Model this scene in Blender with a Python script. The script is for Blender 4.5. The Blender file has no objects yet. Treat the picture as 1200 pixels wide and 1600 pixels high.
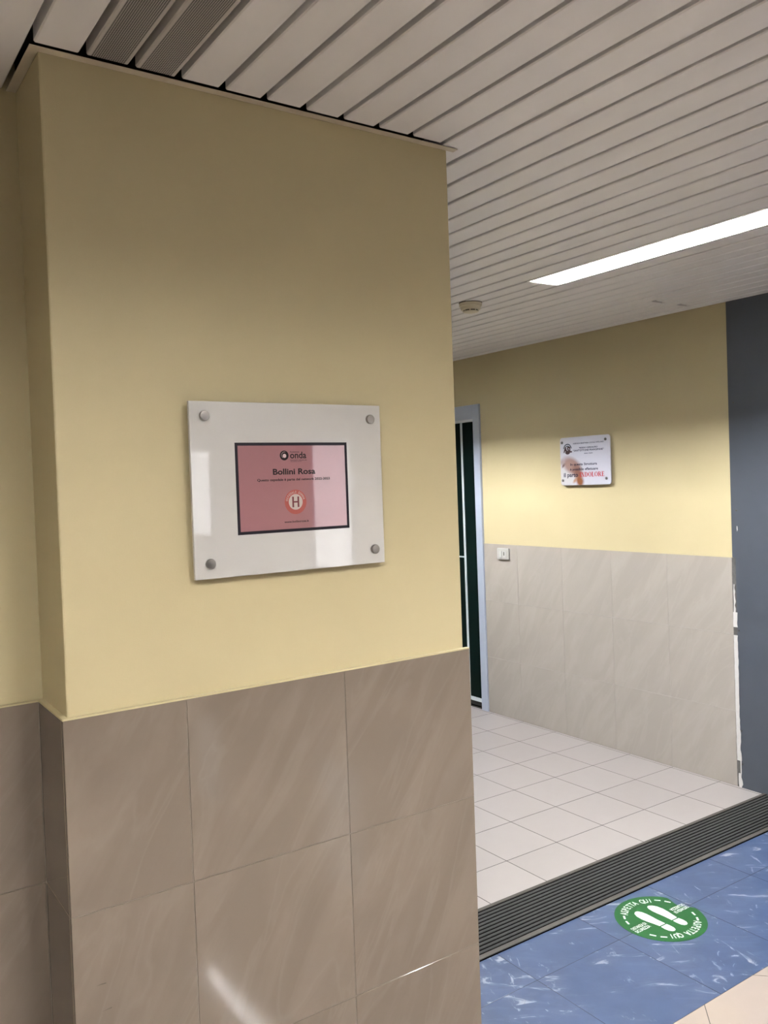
import bpy, bmesh, math, random
from mathutils import Vector, Matrix

scene = bpy.context.scene
COL = scene.collection

# ------------------------------------------------------------------ camera
FPX, YAW, PITCH, ROLL = 1341.07, 0.6028, 0.0223, -0.0352
CAM = Vector((-0.4238, -1.7793, 1.6479))
fw = Vector((math.sin(YAW) * math.cos(PITCH), math.cos(YAW) * math.cos(PITCH), -math.sin(PITCH)))
r0 = Vector((math.cos(YAW), -math.sin(YAW), 0))
u0 = r0.cross(fw)
r1 = math.cos(ROLL) * r0 + math.sin(ROLL) * u0
u1 = -math.sin(ROLL) * r0 + math.cos(ROLL) * u0
cd = bpy.data.cameras.new('camera')
cam = bpy.data.objects.new('camera', cd)
COL.objects.link(cam)
cam.matrix_world = Matrix(((r1.x, u1.x, -fw.x, CAM.x), (r1.y, u1.y, -fw.y, CAM.y),
                           (r1.z, u1.z, -fw.z, CAM.z), (0, 0, 0, 1)))
cd.sensor_fit = 'VERTICAL'
cd.sensor_height = 24.0
cd.lens = FPX * 24.0 / 1600.0
cd.shift_x = -8.81 / 1600.0
cd.shift_y = -14.97 / 1600.0
cd.clip_start = 0.02
scene.camera = cam

# ------------------------------------------------------------------ world, exposure
w = bpy.data.worlds.new('world')
scene.world = w
w.use_nodes = True
w.node_tree.nodes['Background'].inputs[0].default_value = (0.5, 0.48, 0.45, 1)
w.node_tree.nodes['Background'].inputs[1].default_value = 0.0
scene.view_settings.view_transform = 'Standard'
scene.view_settings.look = 'None'
scene.view_settings.gamma = 1.0
scene.view_settings.use_curve_mapping = False
scene.view_settings.exposure = 2.3
TUBE_STRENGTH = 200.0       # slim lights along the passage
WIDE_STRENGTH = 33.5        # dimmer tubes of the wide hall lights
TUBE_COLOR = (1.0, 1.0, 0.99, 1)
WIDE_COLOR = (1.0, 0.965, 0.90, 1)

# ------------------------------------------------------------------ key sizes
W, H, D, T = 1.0226, 2.5223, 0.2063, 0.012      # pillar width, ceiling, recess depth, wall tile thickness
HD = 1.2                                        # tiled dado height
XR = 3.563                                      # right wall face
XL = -1.75                                      # left side of the hall
YB, YF = 4.55, -10.0                            # back and front ends
YM1, YM0 = 0.468, 0.739                         # mat
YBL = -0.14                                     # blue floor / pale floor

# ------------------------------------------------------------------ material helpers
def srgb(r, g, b):
    f = lambda c: (c / 255 / 12.92) if c / 255 <= 0.04045 else ((c / 255 + 0.055) / 1.055) ** 2.4
    return (f(r), f(g), f(b), 1)

class NT:
    def __init__(s, name):
        s.m = bpy.data.materials.new(name)
        s.m.use_nodes = True
        s.t = s.m.node_tree
        s.b = s.t.nodes['Principled BSDF']
    def n(s, typ, **kw):
        nd = s.t.nodes.new(typ)
        for k, v in kw.items():
            if k.startswith('_'):
                setattr(nd, k[1:], v)
            else:
                nd.inputs[k.replace('__', ' ')].default_value = v
        return nd
    def l(s, a, b):
        s.t.links.new(a, b)
    def math(s, op, a, b=None, clamp=False):
        nd = s.t.nodes.new('ShaderNodeMath'); nd.operation = op; nd.use_clamp = clamp
        for i, v in enumerate((a, b)):
            if v is None: continue
            if isinstance(v, (int, float)): nd.inputs[i].default_value = v
            else: s.l(v, nd.inputs[i])
        return nd.outputs[0]
    def mix(s, fac, a, b):
        nd = s.t.nodes.new('ShaderNodeMix'); nd.data_type = 'RGBA'
        for sock, v in ((nd.inputs[0], fac), (nd.inputs[6], a), (nd.inputs[7], b)):
            if isinstance(v, (int, float)): sock.default_value = v
            elif isinstance(v, tuple): sock.default_value = v
            else: s.l(v, sock)
        return nd.outputs[2]
    def ramp(s, fac, stops):
        nd = s.t.nodes.new('ShaderNodeValToRGB')
        while len(nd.color_ramp.elements) < len(stops): nd.color_ramp.elements.new(0.5)
        for e, (p, c) in zip(nd.color_ramp.elements, stops):
            e.position = p; e.color = c if isinstance(c, tuple) else (c, c, c, 1)
        s.l(fac, nd.inputs[0]); return nd.outputs[0]
    def obj(s, scale=(1, 1, 1), rot=(0, 0, 0), rand=0.0):
        tc = s.n('ShaderNodeTexCoord')
        mp = s.n('ShaderNodeMapping')
        mp.inputs['Rotation'].default_value = rot
        src = tc.outputs['Object']
        if rand:
            oi = s.n('ShaderNodeObjectInfo')
            va = s.n('ShaderNodeVectorMath', _operation='SCALE'); va.inputs[0].default_value = (7.1, 3.7, 5.3)
            s.l(s.math('MULTIPLY', oi.outputs['Random'], rand), va.inputs['Scale'])
            ad = s.n('ShaderNodeVectorMath', _operation='ADD')
            s.l(src, ad.inputs[0]); s.l(va.outputs[0], ad.inputs[1]); src = ad.outputs[0]
        s.l(src, mp.inputs[0])
        m2 = s.n('ShaderNodeVectorMath', _operation='MULTIPLY'); m2.inputs[1].default_value = scale
        s.l(mp.outputs[0], m2.inputs[0])
        return m2.outputs[0]
    def noise(s, vec, scale, detail=3, rough=0.5, dist=0.0):
        nd = s.n('ShaderNodeTexNoise', Scale=scale, Detail=detail, Roughness=rough, Distortion=dist)
        s.l(vec, nd.inputs['Vector']); return nd.outputs['Fac']
    def bump(s, h, strength, dist=0.001):
        nd = s.n('ShaderNodeBump', Strength=strength, Distance=dist)
        s.l(h, nd.inputs['Height']); s.l(nd.outputs[0], s.b.inputs['Normal'])
    def col(s, c):
        if isinstance(c, tuple): s.b.inputs['Base Color'].default_value = c
        else: s.l(c, s.b.inputs['Base Color'])
    def set(s, **kw):
        for k, v in kw.items(): s.b.inputs[k.replace('__', ' ')].default_value = v
        return s

M = {}
def plain(name, color, rough=0.5, metal=0.0, coat=0.0, spec=0.5, var=0.0, vscale=30):
    t = NT(name)
    if var:
        n = t.noise(t.obj(), vscale, 4)
        c = tuple(list(color[:3]) + [1])
        lo = tuple([x * (1 - var) for x in c[:3]] + [1]); hi = tuple([min(1, x * (1 + var)) for x in c[:3]] + [1])
        t.col(t.mix(n, lo, hi))
    else:
        t.col(color)
    t.set(Roughness=rough, Metallic=metal, Coat__Weight=coat, Coat__Roughness=0.03, Specular__IOR__Level=spec)
    M[name] = t.m
    return t.m

# yellow wall paint: fine orange-peel relief
t = NT('yellow_paint')
v = t.obj()
t.col(t.mix(t.noise(v, 3.0, 3), (0.372, 0.322, 0.198, 1), (0.402, 0.349, 0.217, 1)))
t.set(Roughness=0.55, Specular__IOR__Level=0.3)
t.bump(t.noise(v, 260, 2), 0.25, 0.0006)
M['yellow_paint'] = t.m

# beige wall tile with slanted marble streaks (tile-local x right, y up)
def wall_tile_mat(name, base, dark, light, rough):
    t = NT(name)
    v = t.obj((9.0, 1.7, 1), (0, 0, math.radians(33)), rand=1.0)
    n1 = t.noise(v, 1.0, 5, 0.55, 0.8)
    v2 = t.obj((5.0, 1.2, 1), (0, 0, math.radians(28)), rand=2.0)
    n2 = t.noise(v2, 1.3, 4, 0.5, 1.4)
    c = t.mix(t.ramp(n1, [(0.42, 0.0), (0.62, 1.0)]), dark, base)
    vein = t.ramp(n2, [(0.50, 0.0), (0.545, 0.8), (0.57, 0.25), (0.66, 0.0)])
    c = t.mix(t.math('MULTIPLY', vein, 0.34), c, light)
    dv = t.ramp(n2, [(0.38, 0.0), (0.43, 0.7), (0.455, 0.0)])
    c = t.mix(t.math('MULTIPLY', dv, 0.4), c, dark)
    t.col(c)
    t.set(Roughness=rough, Specular__IOR__Level=0.5)
    t.bump(t.noise(t.obj(), 10, 2), 0.02, 0.002)
    M[name] = t.m
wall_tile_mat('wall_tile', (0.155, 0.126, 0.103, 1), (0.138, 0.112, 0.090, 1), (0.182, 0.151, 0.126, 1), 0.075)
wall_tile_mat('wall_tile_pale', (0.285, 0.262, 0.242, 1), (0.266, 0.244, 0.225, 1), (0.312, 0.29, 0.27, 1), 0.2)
plain('beige_paint', (0.24, 0.21, 0.17, 1), 0.6, var=0.05)
plain('grout', (0.20, 0.175, 0.15, 1), 0.8, var=0.6, vscale=6)
plain('pale_grout', (0.40, 0.375, 0.35, 1), 0.8, var=0.4, vscale=5)
plain('dark_grout', (0.035, 0.032, 0.03, 1), 0.9)
plain('screed', (0.14, 0.125, 0.115, 1), 0.9)

# floor tiles
def floor_tile_mat(name, c, rough):
    t = NT(name)
    oi = t.n('ShaderNodeObjectInfo')
    n = t.noise(t.obj(rand=1.0), 18, 4)
    k = t.math('ADD', t.math('MULTIPLY', n, 0.5), t.math('MULTIPLY', oi.outputs['Random'], 0.5))
    lo = tuple([x * 0.94 for x in c] + [1]); hi = tuple([x * 1.05 for x in c] + [1])
    t.col(t.mix(k, lo, hi))
    t.set(Roughness=rough, Specular__IOR__Level=0.5)
    t.bump(t.noise(t.obj(rand=1.0), 7, 2), 0.012, 0.002)
    M[name] = t.m
floor_tile_mat('corridor_tile', (0.24, 0.222, 0.219), 0.30)
floor_tile_mat('hall_tile', (0.24, 0.203, 0.178), 0.045)

# blue marbled vinyl tile
t = NT('blue_vinyl')
v = t.obj((1, 1, 1), rand=1.0)
n = t.noise(v, 7, 4, 0.55)
base = t.mix(t.ramp(n, [(0.35, 0.0), (0.7, 1.0)]), (0.025, 0.043, 0.092, 1), (0.037, 0.059, 0.12, 1))
v2 = t.obj((5, 15, 1), (0, 0, math.radians(38)), rand=2.0)
n2 = t.noise(v2, 0.9, 4, 0.62, 1.6)
fl = t.ramp(n2, [(0.615, 0.0), (0.665, 0.75), (0.72, 1.0)])
v3 = t.obj((17, 6.5, 1), (0, 0, math.radians(20)), rand=3.0)
n3 = t.noise(v3, 0.9, 4, 0.62, 1.8)
fl2 = t.ramp(n3, [(0.63, 0.0), (0.70, 0.8), (0.76, 1.0)])
soft = t.ramp(n2, [(0.48, 0.0), (0.66, 0.35)])
c = t.mix(soft, base, (0.075, 0.098, 0.155, 1))
c = t.mix(t.math('MULTIPLY', t.math('MAXIMUM', fl, fl2), 0.75), c, (0.29, 0.31, 0.35, 1))
v4 = t.obj((14, 14, 1), rand=4.0)
dk = t.ramp(t.noise(v4, 1.5, 4, 0.6, 1.0), [(0.30, 0.7), (0.42, 0.0)])
c = t.mix(t.math('MULTIPLY', dk, 0.5), c, (0.022, 0.036, 0.075, 1))
t.col(c); t.set(Roughness=0.34, Specular__IOR__Level=0.5)
M['blue_vinyl'] = t.m

# grey slate wall cladding
t = NT('slate_cladding')
v = t.obj()
t.col(t.mix(t.noise(v, 5, 5, 0.6), (0.037, 0.044, 0.059, 1), (0.049, 0.058, 0.076, 1)))
t.set(Roughness=0.42); t.bump(t.noise(v, 60, 3), 0.12, 0.001)
M['slate_cladding'] = t.m

# ceiling slats
t = NT('slat_paint')
t.col(t.mix(t.noise(t.obj((1, 0.15, 1), rand=1.0), 12, 3), (0.60, 0.59, 0.60, 1), (0.64, 0.63, 0.64, 1)))
t.set(Roughness=0.42)
M['slat_paint'] = t.m
# perforated slat: rows of round holes in the metal between two plain margins
t = NT('slat_perforated')
tc = t.n('ShaderNodeTexCoord'); sp = t.n('ShaderNodeSeparateXYZ'); t.l(tc.outputs['Object'], sp.inputs[0])
PP = 0.0042
fx = t.math('SUBTRACT', t.math('FRACT', t.math('DIVIDE', sp.outputs[0], PP)), 0.5)
row = t.math('FLOOR', t.math('DIVIDE', sp.outputs[0], PP))
sh = t.math('MULTIPLY', t.math('FRACT', t.math('MULTIPLY', row, 0.5)), 1.0)
fy = t.math('SUBTRACT', t.math('FRACT', t.math('ADD', t.math('DIVIDE', sp.outputs[1], PP), sh)), 0.5)
rr = t.math('SQRT', t.math('ADD', t.math('MULTIPLY', fx, fx), t.math('MULTIPLY', fy, fy)))
hole = t.math('LESS_THAN', rr, 0.43)
inner = t.math('LESS_THAN', t.math('ABSOLUTE', sp.outputs[0]), 0.0335)
t.col(t.mix(t.math('MULTIPLY', hole, inner), (0.42, 0.40, 0.39, 1), (0.02, 0.019, 0.018, 1)))
t.set(Roughness=0.45)
M['slat_perforated'] = t.m
plain('plenum', (0.03, 0.028, 0.026, 1), 0.9)
plain('trim_paint', (0.42, 0.37, 0.29, 1), 0.5, var=0.1)

plain('acrylic_white', (0.405, 0.40, 0.395, 1), 0.35, coat=1.0, var=0.03, vscale=8)
plain('acrylic_edge', (0.78, 0.76, 0.72, 1), 0.25)
plain('print_pink', (0.225, 0.094, 0.108, 1), 0.45, coat=1.0)
plain('print_navy', (0.006, 0.004, 0.010, 1), 0.5, spec=0.25)
plain('print_black', (0.007, 0.003, 0.005, 1), 0.5, spec=0.2)
plain('print_red_ring', (0.27, 0.045, 0.038, 1), 0.5, coat=0.8)
plain('print_white', (0.33, 0.285, 0.27, 1), 0.5, coat=0.8)
plain('print_crimson', (0.10, 0.003, 0.014, 1), 0.5, coat=0.8)
plain('print_grey', (0.44, 0.31, 0.32, 1), 0.5, coat=0.8)
plain('steel', (0.30, 0.285, 0.275, 1), 0.30, metal=1.0)
plain('steel_dark', (0.16, 0.155, 0.16, 1), 0.35, metal=0.9)
plain('mat_rib', (0.030, 0.030, 0.030, 1), 0.8, spec=0.1, var=0.25, vscale=60)
plain('mat_rail', (0.050, 0.044, 0.040, 1), 0.6, spec=0.2, var=0.15)
plain('mat_base', (0.002, 0.002, 0.002, 1), 1.0, spec=0.0)
plain('sticker_green', (0.005, 0.056, 0.012, 1), 0.45, var=0.08, spec=0.25)
plain('sticker_white', (0.55, 0.57, 0.56, 1), 0.4)
plain('aluminium', (0.36, 0.41, 0.52, 1), 0.35, metal=0.25)
plain('aluminium_pale', (0.48, 0.53, 0.58, 1), 0.35, metal=0.2)
plain('door_green', (0.0010, 0.0048, 0.0042, 1), 0.5, spec=0.05)
plain('gap_black', (0.012, 0.012, 0.012, 1), 0.7)
plain('plastic_white', (0.30, 0.30, 0.29, 1), 0.3)
plain('plastic_bright', (0.38, 0.385, 0.38, 1), 0.25)
plain('plastic_cream', (0.50, 0.45, 0.34, 1), 0.4)
plain('dark_plastic_and_gap_shade', (0.035, 0.032, 0.025, 1), 0.5)
plain('fixture_white', (0.86, 0.86, 0.86, 1), 0.35)
plain('louvre_white', (0.16, 0.16, 0.165, 1), 0.4)
plain('side_metal', (0.13, 0.13, 0.13, 1), 0.4)
plain('broken_plaster', (0.42, 0.41, 0.41, 1), 0.8, var=0.12, vscale=50)
plain('old_mortar', (0.07, 0.068, 0.066, 1), 0.9, var=0.5, vscale=60)
plain('scuff', (0.06, 0.045, 0.035, 1), 0.8)
plain('white_door', (0.55, 0.54, 0.53, 1), 0.35)
t = NT('daylit_glass')
t.set(Emission__Color=(0.95, 0.97, 1.0, 1), Emission__Strength=1.2, Roughness=0.2); t.col((0.5, 0.5, 0.5, 1))
M['daylit_glass'] = t.m
plain('text_navy', (0.006, 0.006, 0.028, 1), 0.5, spec=0.2)
plain('text_red', (0.33, 0.004, 0.008, 1), 0.5, spec=0.2)
plain('logo_teal', (0.015, 0.03, 0.045, 1), 0.5)
plain('logo_maroon', (0.025, 0.005, 0.008, 1), 0.5)
t = NT('tube_glow')
t.set(Emission__Color=TUBE_COLOR, Emission__Strength=TUBE_STRENGTH); t.col((0.8, 0.8, 0.8, 1))
M['tube_glow'] = t.m
t = NT('wide_tube_glow')
t.set(Emission__Color=WIDE_COLOR, Emission__Strength=WIDE_STRENGTH); t.col((0.8, 0.8, 0.8, 1))
M['wide_tube_glow'] = t.m

# ------------------------------------------------------------------ mesh helpers
def finish(o, mat, parent):
    if mat is not None and not o.data.materials:
        o.data.materials.append(M[mat])
    COL.objects.link(o)
    if parent is not None:
        o.parent = parent
    return o

def tag(o, label=None, cat=None, group=None, kind=None):
    if label: o['label'] = label
    if cat: o['category'] = cat
    if group: o['group'] = group
    if kind: o['kind'] = kind
    return o

def empty(name, loc):
    o = bpy.data.objects.new(name, None)
    o.empty_display_size = 0.05
    o.location = loc
    COL.objects.link(o)
    return o

class MB:
    """collects boxes and prisms, builds ONE mesh object"""
    def __init__(s): s.v = []; s.f = []
    def box(s, a, b):
        (x0, y0, z0), (x1, y1, z1) = a, b
        n = len(s.v)
        s.v += [(x0, y0, z0), (x1, y0, z0), (x1, y1, z0), (x0, y1, z0), (x0, y0, z1), (x1, y0, z1), (x1, y1, z1), (x0, y1, z1)]
        s.f += [tuple(n + i for i in q) for q in ((0, 3, 2, 1), (4, 5, 6, 7), (0, 1, 5, 4), (1, 2, 6, 5), (2, 3, 7, 6), (3, 0, 4, 7))]
        return s
    def prism(s, pts, z0, z1, put=lambda u, v, w: (u, v, w), cap=True):
        """polygon pts (ccw in u,v) extruded from w=z0 to w=z1"""
        n = len(s.v); k = len(pts)
        s.v += [put(u, v, z0) for u, v in pts] + [put(u, v, z1) for u, v in pts]
        s.f += [tuple(n + i for i in reversed(range(k))), tuple(n + k + i for i in range(k))] if cap else []
        s.f += [(n + i, n + (i + 1) % k, n + k + (i + 1) % k, n + k + i) for i in range(k)]
        return s
    def lathe(s, prof, c, axis='z', seg=32, sign=1):
        """profile of (radius, height) about an axis through c"""
        n = len(s.v); k = len(prof)
        for r, h in prof:
            for j in range(seg):
                a = 2 * math.pi * j / seg
                p, q = r * math.cos(a), r * math.sin(a)
                h2 = h * sign
                d = {'z': (p, q, h2), 'y': (p, h2, q), 'x': (h2, p, q)}[axis]
                s.v.append((c[0] + d[0], c[1] + d[1], c[2] + d[2]))
        for i in range(k - 1):
            for j in range(seg):
                s.f.append((n + i * seg + j, n + i * seg + (j + 1) % seg, n + (i + 1) * seg + (j + 1) % seg, n + (i + 1) * seg + j))
        s.f.append(tuple(n + j for j in reversed(range(seg))))
        s.f.append(tuple(n + (k - 1) * seg + j for j in range(seg)))
        return s
    def poly(s, pts):
        n = len(s.v); s.v += list(pts); s.f.append(tuple(range(n, n + len(pts)))); return s
    def mesh(s, name):
        me = bpy.data.meshes.new(name); me.from_pydata(s.v, [], s.f)
        bm = bmesh.new(); bm.from_mesh(me); bmesh.ops.recalc_face_normals(bm, faces=bm.faces); bm.to_mesh(me); bm.free()
        me.update(); return me
    def build(s, name, mat, parent=None, loc=(0, 0, 0), bevel=0.0, smooth=False):
        me = s.mesh(name)
        if smooth:
            for p in me.polygons: p.use_smooth = True
            me.set_sharp_from_angle(angle=math.radians(38))
        o = bpy.data.objects.new(name, me); o.location = loc
        finish(o, mat, parent)
        if bevel:
            b = o.modifiers.new('bevel', 'BEVEL'); b.width = bevel; b.segments = 2; b.limit_method = 'ANGLE'
        return o

def roundrect(u0, v0, u1, v1, r, n=5):
    pts = []
    for cx, cy, a0 in ((u1 - r, v0 + r, -90), (u1 - r, v1 - r, 0), (u0 + r, v1 - r, 90), (u0 + r, v0 + r, 180)):
        for i in range(n + 1):
            a = math.radians(a0 + 90 * i / n); pts.append((cx + r * math.cos(a), cy + r * math.sin(a)))
    return pts

def circle(cu, cv, r, n=40):
    return [(cu + r * math.cos(2 * math.pi * i / n), cv + r * math.sin(2 * math.pi * i / n)) for i in range(n)]

def clip(poly, x0, y0, x1, y1):
    """clip a convex polygon to a rectangle"""
    for ax, lim, sg in ((0, x0, 1), (0, x1, -1), (1, y0, 1), (1, y1, -1)):
        out = []
        for i in range(len(poly)):
            a, b = poly[i], poly[(i + 1) % len(poly)]
            da, db = (a[ax] - lim) * sg, (b[ax] - lim) * sg
            if da >= 0: out.append(a)
            if (da > 0 and db < 0) or (da < 0 and db > 0):
                k = da / (da - db); out.append((a[0] + (b[0] - a[0]) * k, a[1] + (b[1] - a[1]) * k))
        poly = out
        if len(poly) < 3: return []
    return poly

def area(p):
    return abs(sum(p[i][0] * p[(i + 1) % len(p)][1] - p[(i + 1) % len(p)][0] * p[i][1] for i in range(len(p)))) / 2

# text: outlines of the built-in font turned into flat printed mesh
def text_tris(s, bold=0.0):
    cu = bpy.data.curves.new('tmp_text', 'FONT'); cu.body = s; cu.size = 1.0; cu.offset = bold; cu.resolution_u = 3
    o = bpy.data.objects.new('tmp_text', cu); COL.objects.link(o)
    dg = bpy.context.evaluated_depsgraph_get(); dg.update()
    me = bpy.data.meshes.new_from_object(o.evaluated_get(dg))
    vs = [(v.co.x, v.co.y) for v in me.vertices]; fs = [tuple(p.vertices) for p in me.polygons]
    bpy.data.objects.remove(o); bpy.data.curves.remove(cu); bpy.data.meshes.remove(me)
    return vs, fs

def add_text(mb, s, u0, u1, v0, v1, put, bold=0.0):
    """fit the text into the box u0..u1, v0..v1 (its inked bounds)"""
    vs, fs = text_tris(s, bold)
    xa, xb = min(v[0] for v in vs), max(v[0] for v in vs); ya, yb = min(v[1] for v in vs), max(v[1] for v in vs)
    n = len(mb.v)
    mb.v += [put(u0 + (x - xa) / (xb - xa) * (u1 - u0), v0 + (y - ya) / (yb - ya) * (v1 - v0), 0) for x, y in vs]
    mb.f += [tuple(n + i for i in f) for f in fs]

def add_arc_text(mb, s, cu, cv, r, h, a0, a1, put, bold=0.0, squeeze=1.0):
    """letters of cap height h on a circle of radius r (baseline), from angle a0 to a1 in degrees, clockwise"""
    n = len(s)
    for i, ch in enumerate(s):
        if ch == ' ': continue
        a = math.radians(a0 + (a1 - a0) * i / (n - 1))
        vs, fs = text_tris(ch, bold)
        xa, xb = min(v[0] for v in vs), max(v[0] for v in vs)
        ya = min(0, 0); sc = h / 0.73
        k = len(mb.v)
        for x, y in vs:
            px = (x - (xa + xb) / 2) * sc * squeeze; py = y * sc + r
            # local up = radial direction
            mb.v.append(put(cu + py * math.cos(a) + px * math.sin(a), cv + py * math.sin(a) - px * math.cos(a), 0))
        mb.f += [tuple(k + j for j in f) for f in fs]

# ================================================================== SETTING
# ---- pillar (the end of a thick wall) in front
pil = MB().box((0, 0, 0), (W, YB, H)).build('wall_front', 'yellow_paint', bevel=0.004)
tag(pil, 'cream yellow pillar wall with beige tiled lower half and white plaque', 'wall', kind='structure')
rec = MB().box((XL, D, 0), (0, D + 0.2, H + 0.06)).build('wall_recess', 'yellow_paint')
tag(rec, 'cream yellow wall set back at the left of the pillar', 'wall', kind='structure')

# ---- right wall with door opening
YD0, YD1, ZD = 2.90, 3.86, 2.13
XP = XR + 0.003
wr = MB()
wr.box((XP, YF, 0), (XP + 0.2, YD0, H + 0.06)).box((XP, YD1, 0), (XP + 0.2, YB, H + 0.06)).box((XP, YD0, ZD), (XP + 0.2, YD1, H + 0.06))
wr = wr.build('wall_right', 'yellow_paint')
tag(wr, 'cream yellow far wall with beige tiles below and a small sign', 'wall', kind='structure')
wb = MB().box((W, YB, 0), (XP + 0.2, YB + 0.15, H + 0.06)).build('wall_back', 'yellow_paint')
tag(wb, 'cream yellow end wall of the passage behind the pillar', 'wall', kind='structure')
wl = MB().box((XL - 0.15, YF, 0), (XL, D + 0.2, H + 0.06)).build('wall_left', 'beige_paint')
tag(wl, 'beige side wall left of the camera', 'wall', kind='structure')
wf = MB().box((XL, YF - 0.15, 0), (XP + 0.2, YF, H + 0.06)).build('wall_rear', 'beige_paint')
tag(wf, 'beige wall at the end of the hall behind the camera', 'wall', kind='structure')

# ---- wall tiles: local x right, y up, z out of the wall
GAP = 0.0011
_tile_cache = {}
def wall_tile(parent, wd, ht, mtx, thick=T, mat='wall_tile'):
    key = (round(wd, 4), round(ht, 4), thick, mat)
    if key not in _tile_cache:
        a, b, e = wd / 2 - GAP / 2, ht / 2 - GAP / 2, 0.0008
        mb = MB()
        mb.prism([(-a, -b), (a, -b), (a, b), (-a, b)], -thick, -e)
        n = 4
        mb.v += [(-a + e, -b + e, 0), (a - e, -b + e, 0), (a - e, b - e, 0), (-a + e, b - e, 0)]
        mb.f.pop(1)
        mb.f += [(4, 5, 9, 8), (5, 6, 10, 9), (6, 7, 11, 10), (7, 4, 8, 11), (8, 9, 10, 11)]
        me = mb.mesh('wall_tile'); me.materials.append(M[mat])
        _tile_cache[key] = me
    o = bpy.data.objects.new('wall_tile', _tile_cache[key])
    COL.objects.link(o); o.parent = parent; o.matrix_world = mtx
    return o

def frame_mtx(origin, right, up):
    r = Vector(right); u = Vector(up); n = r.cross(u)
    return Matrix(((r.x, u.x, n.x, origin[0]), (r.y, u.y, n.y, origin[1]), (r.z, u.z, n.z, origin[2]), (0, 0, 0, 1)))

rows = [(0.0, 0.4045), (0.4045, 0.8030), (0.8030, HD)]
def tile_run(parent, us, put_pt, right, zr=rows, thick=T):
    for a, b in zip(us[:-1], us[1:]):
        for z0, z1 in zr:
            wall_tile(parent, b - a, z1 - z0, frame_mtx(put_pt((a + b) / 2, (z0 + z1) / 2), right, (0, 0, 1)), thick)

E2 = T
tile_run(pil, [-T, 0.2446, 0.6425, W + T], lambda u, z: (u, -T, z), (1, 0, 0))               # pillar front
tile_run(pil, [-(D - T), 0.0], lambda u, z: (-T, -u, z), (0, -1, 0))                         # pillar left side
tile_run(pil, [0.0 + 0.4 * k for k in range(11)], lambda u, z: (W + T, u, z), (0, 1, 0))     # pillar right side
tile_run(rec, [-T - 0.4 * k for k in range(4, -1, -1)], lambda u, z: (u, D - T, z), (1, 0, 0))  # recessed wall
# thin mortar line along the tops of the tiles
for nm, par, a, b in (('grout_line', pil, (-T, -T + 0.001, 0), (W + T, 0.0, HD - 0.002)),):
    g = MB().box((-T + 0.0015, -T + 0.0015, 0), (W + T - 0.0015, 0.0, HD - 0.001)).box((-T + 0.0015, 0, 0), (0, D, HD - 0.001)).build(nm, 'grout', par)
MB().box((XL, D - T + 0.0015, 0), (-T + 0.001, D, HD - 0.001)).build('grout_line', 'grout', rec)
# painted bead over the top edge of the tiles
MB().box((-T, -T, HD - 0.001), (W + T, 0.0, HD + 0.0025)).box((-T, 0, HD - 0.001), (0, D, HD + 0.0025)).build('tile_bead', 'yellow_paint', pil)
MB().box((XL, D - T, HD - 0.001), (-T, D, HD + 0.0025)).build('tile_bead', 'yellow_paint', rec)
# scuff marks low on the pillar
for (xa, za, xb, zb) in ((0.031, 0.6528, 0.051, 0.6519), (0.039, 0.597, 0.060, 0.598)):
    MB().poly([(xa, -T - 0.0004, za), (xb, -T - 0.0004, zb - 0.0006), (xb, -T - 0.0004, zb + 0.0016), ((xa + xb) / 2, -T - 0.0004, za + 0.0012)]).build('scuff_mark', 'scuff', pil)

# right wall tiles: viewed from -x, right is -y
YG = 0.884
rows_r = [(0.0, 0.3958), (0.3958, 0.7981), (0.7981, HD)]
ys = [2.851, 2.512, 2.102, 1.697, 1.295, YG + 0.006]
RT = 0.008
for ya, yb in zip(ys[:-1], ys[1:]):
    for z0, z1 in rows_r:
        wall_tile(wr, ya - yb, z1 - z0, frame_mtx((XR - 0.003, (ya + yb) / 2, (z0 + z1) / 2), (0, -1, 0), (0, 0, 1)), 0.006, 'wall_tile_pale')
for k in range(20):                                    # further tiles of the hall behind the camera
    ya = -1.6 - 0.4 * k
    if ya - 0.4 < YF or -5.35 < ya - 0.2 < -4.5: continue
    for z0, z1 in rows_r:
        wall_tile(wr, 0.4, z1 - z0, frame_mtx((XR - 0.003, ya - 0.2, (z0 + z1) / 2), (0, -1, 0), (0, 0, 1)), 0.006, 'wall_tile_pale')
MB().box((XR - 0.0015, YG + 0.006, 0), (XP, 2.851, HD - 0.001)).build('grout_line', 'pale_grout', wr)
MB().box((XR - 0.004, YG - 0.004, HD - 0.001), (XP, 2.851, HD + 0.0025)).build('tile_bead', 'yellow_paint', wr)

# ---- slate-grey cladding on the right wall
gy0 = -1.5
clad = MB().box((XR - 0.006, gy0, 0), (XP, YG - 0.019, HD)).box((XR - 0.006, gy0, HD), (XP, YG, H)).build('wall_cladding', 'slate_cladding')
tag(clad, 'slate grey wall panel at the right beside the cream wall', 'wall panel', kind='structure')
for y, z in ((0.8568, 0.8207), (0.8561, 0.2984), (0.8556, 0.1244), (0.8541, 1.4447), (0.8555, 2.0006)):
    MB().lathe([(0.0045, 0.0), (0.0045, 0.0012), (0.003, 0.0022)], (XR - 0.006, y, z), 'x', 12, -1).build('screw', 'dark_plastic_and_gap_shade', clad)
MB().poly([(XR - 0.0065, 0.854, 1.365), (XR - 0.0065, 0.849, 1.362), (XR - 0.0065, 0.848, 1.345), (XR - 0.0065, 0.852, 1.335), (XR - 0.0065, 0.855, 1.35)]).build('paint_chip', 'broken_plaster', clad)
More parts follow.
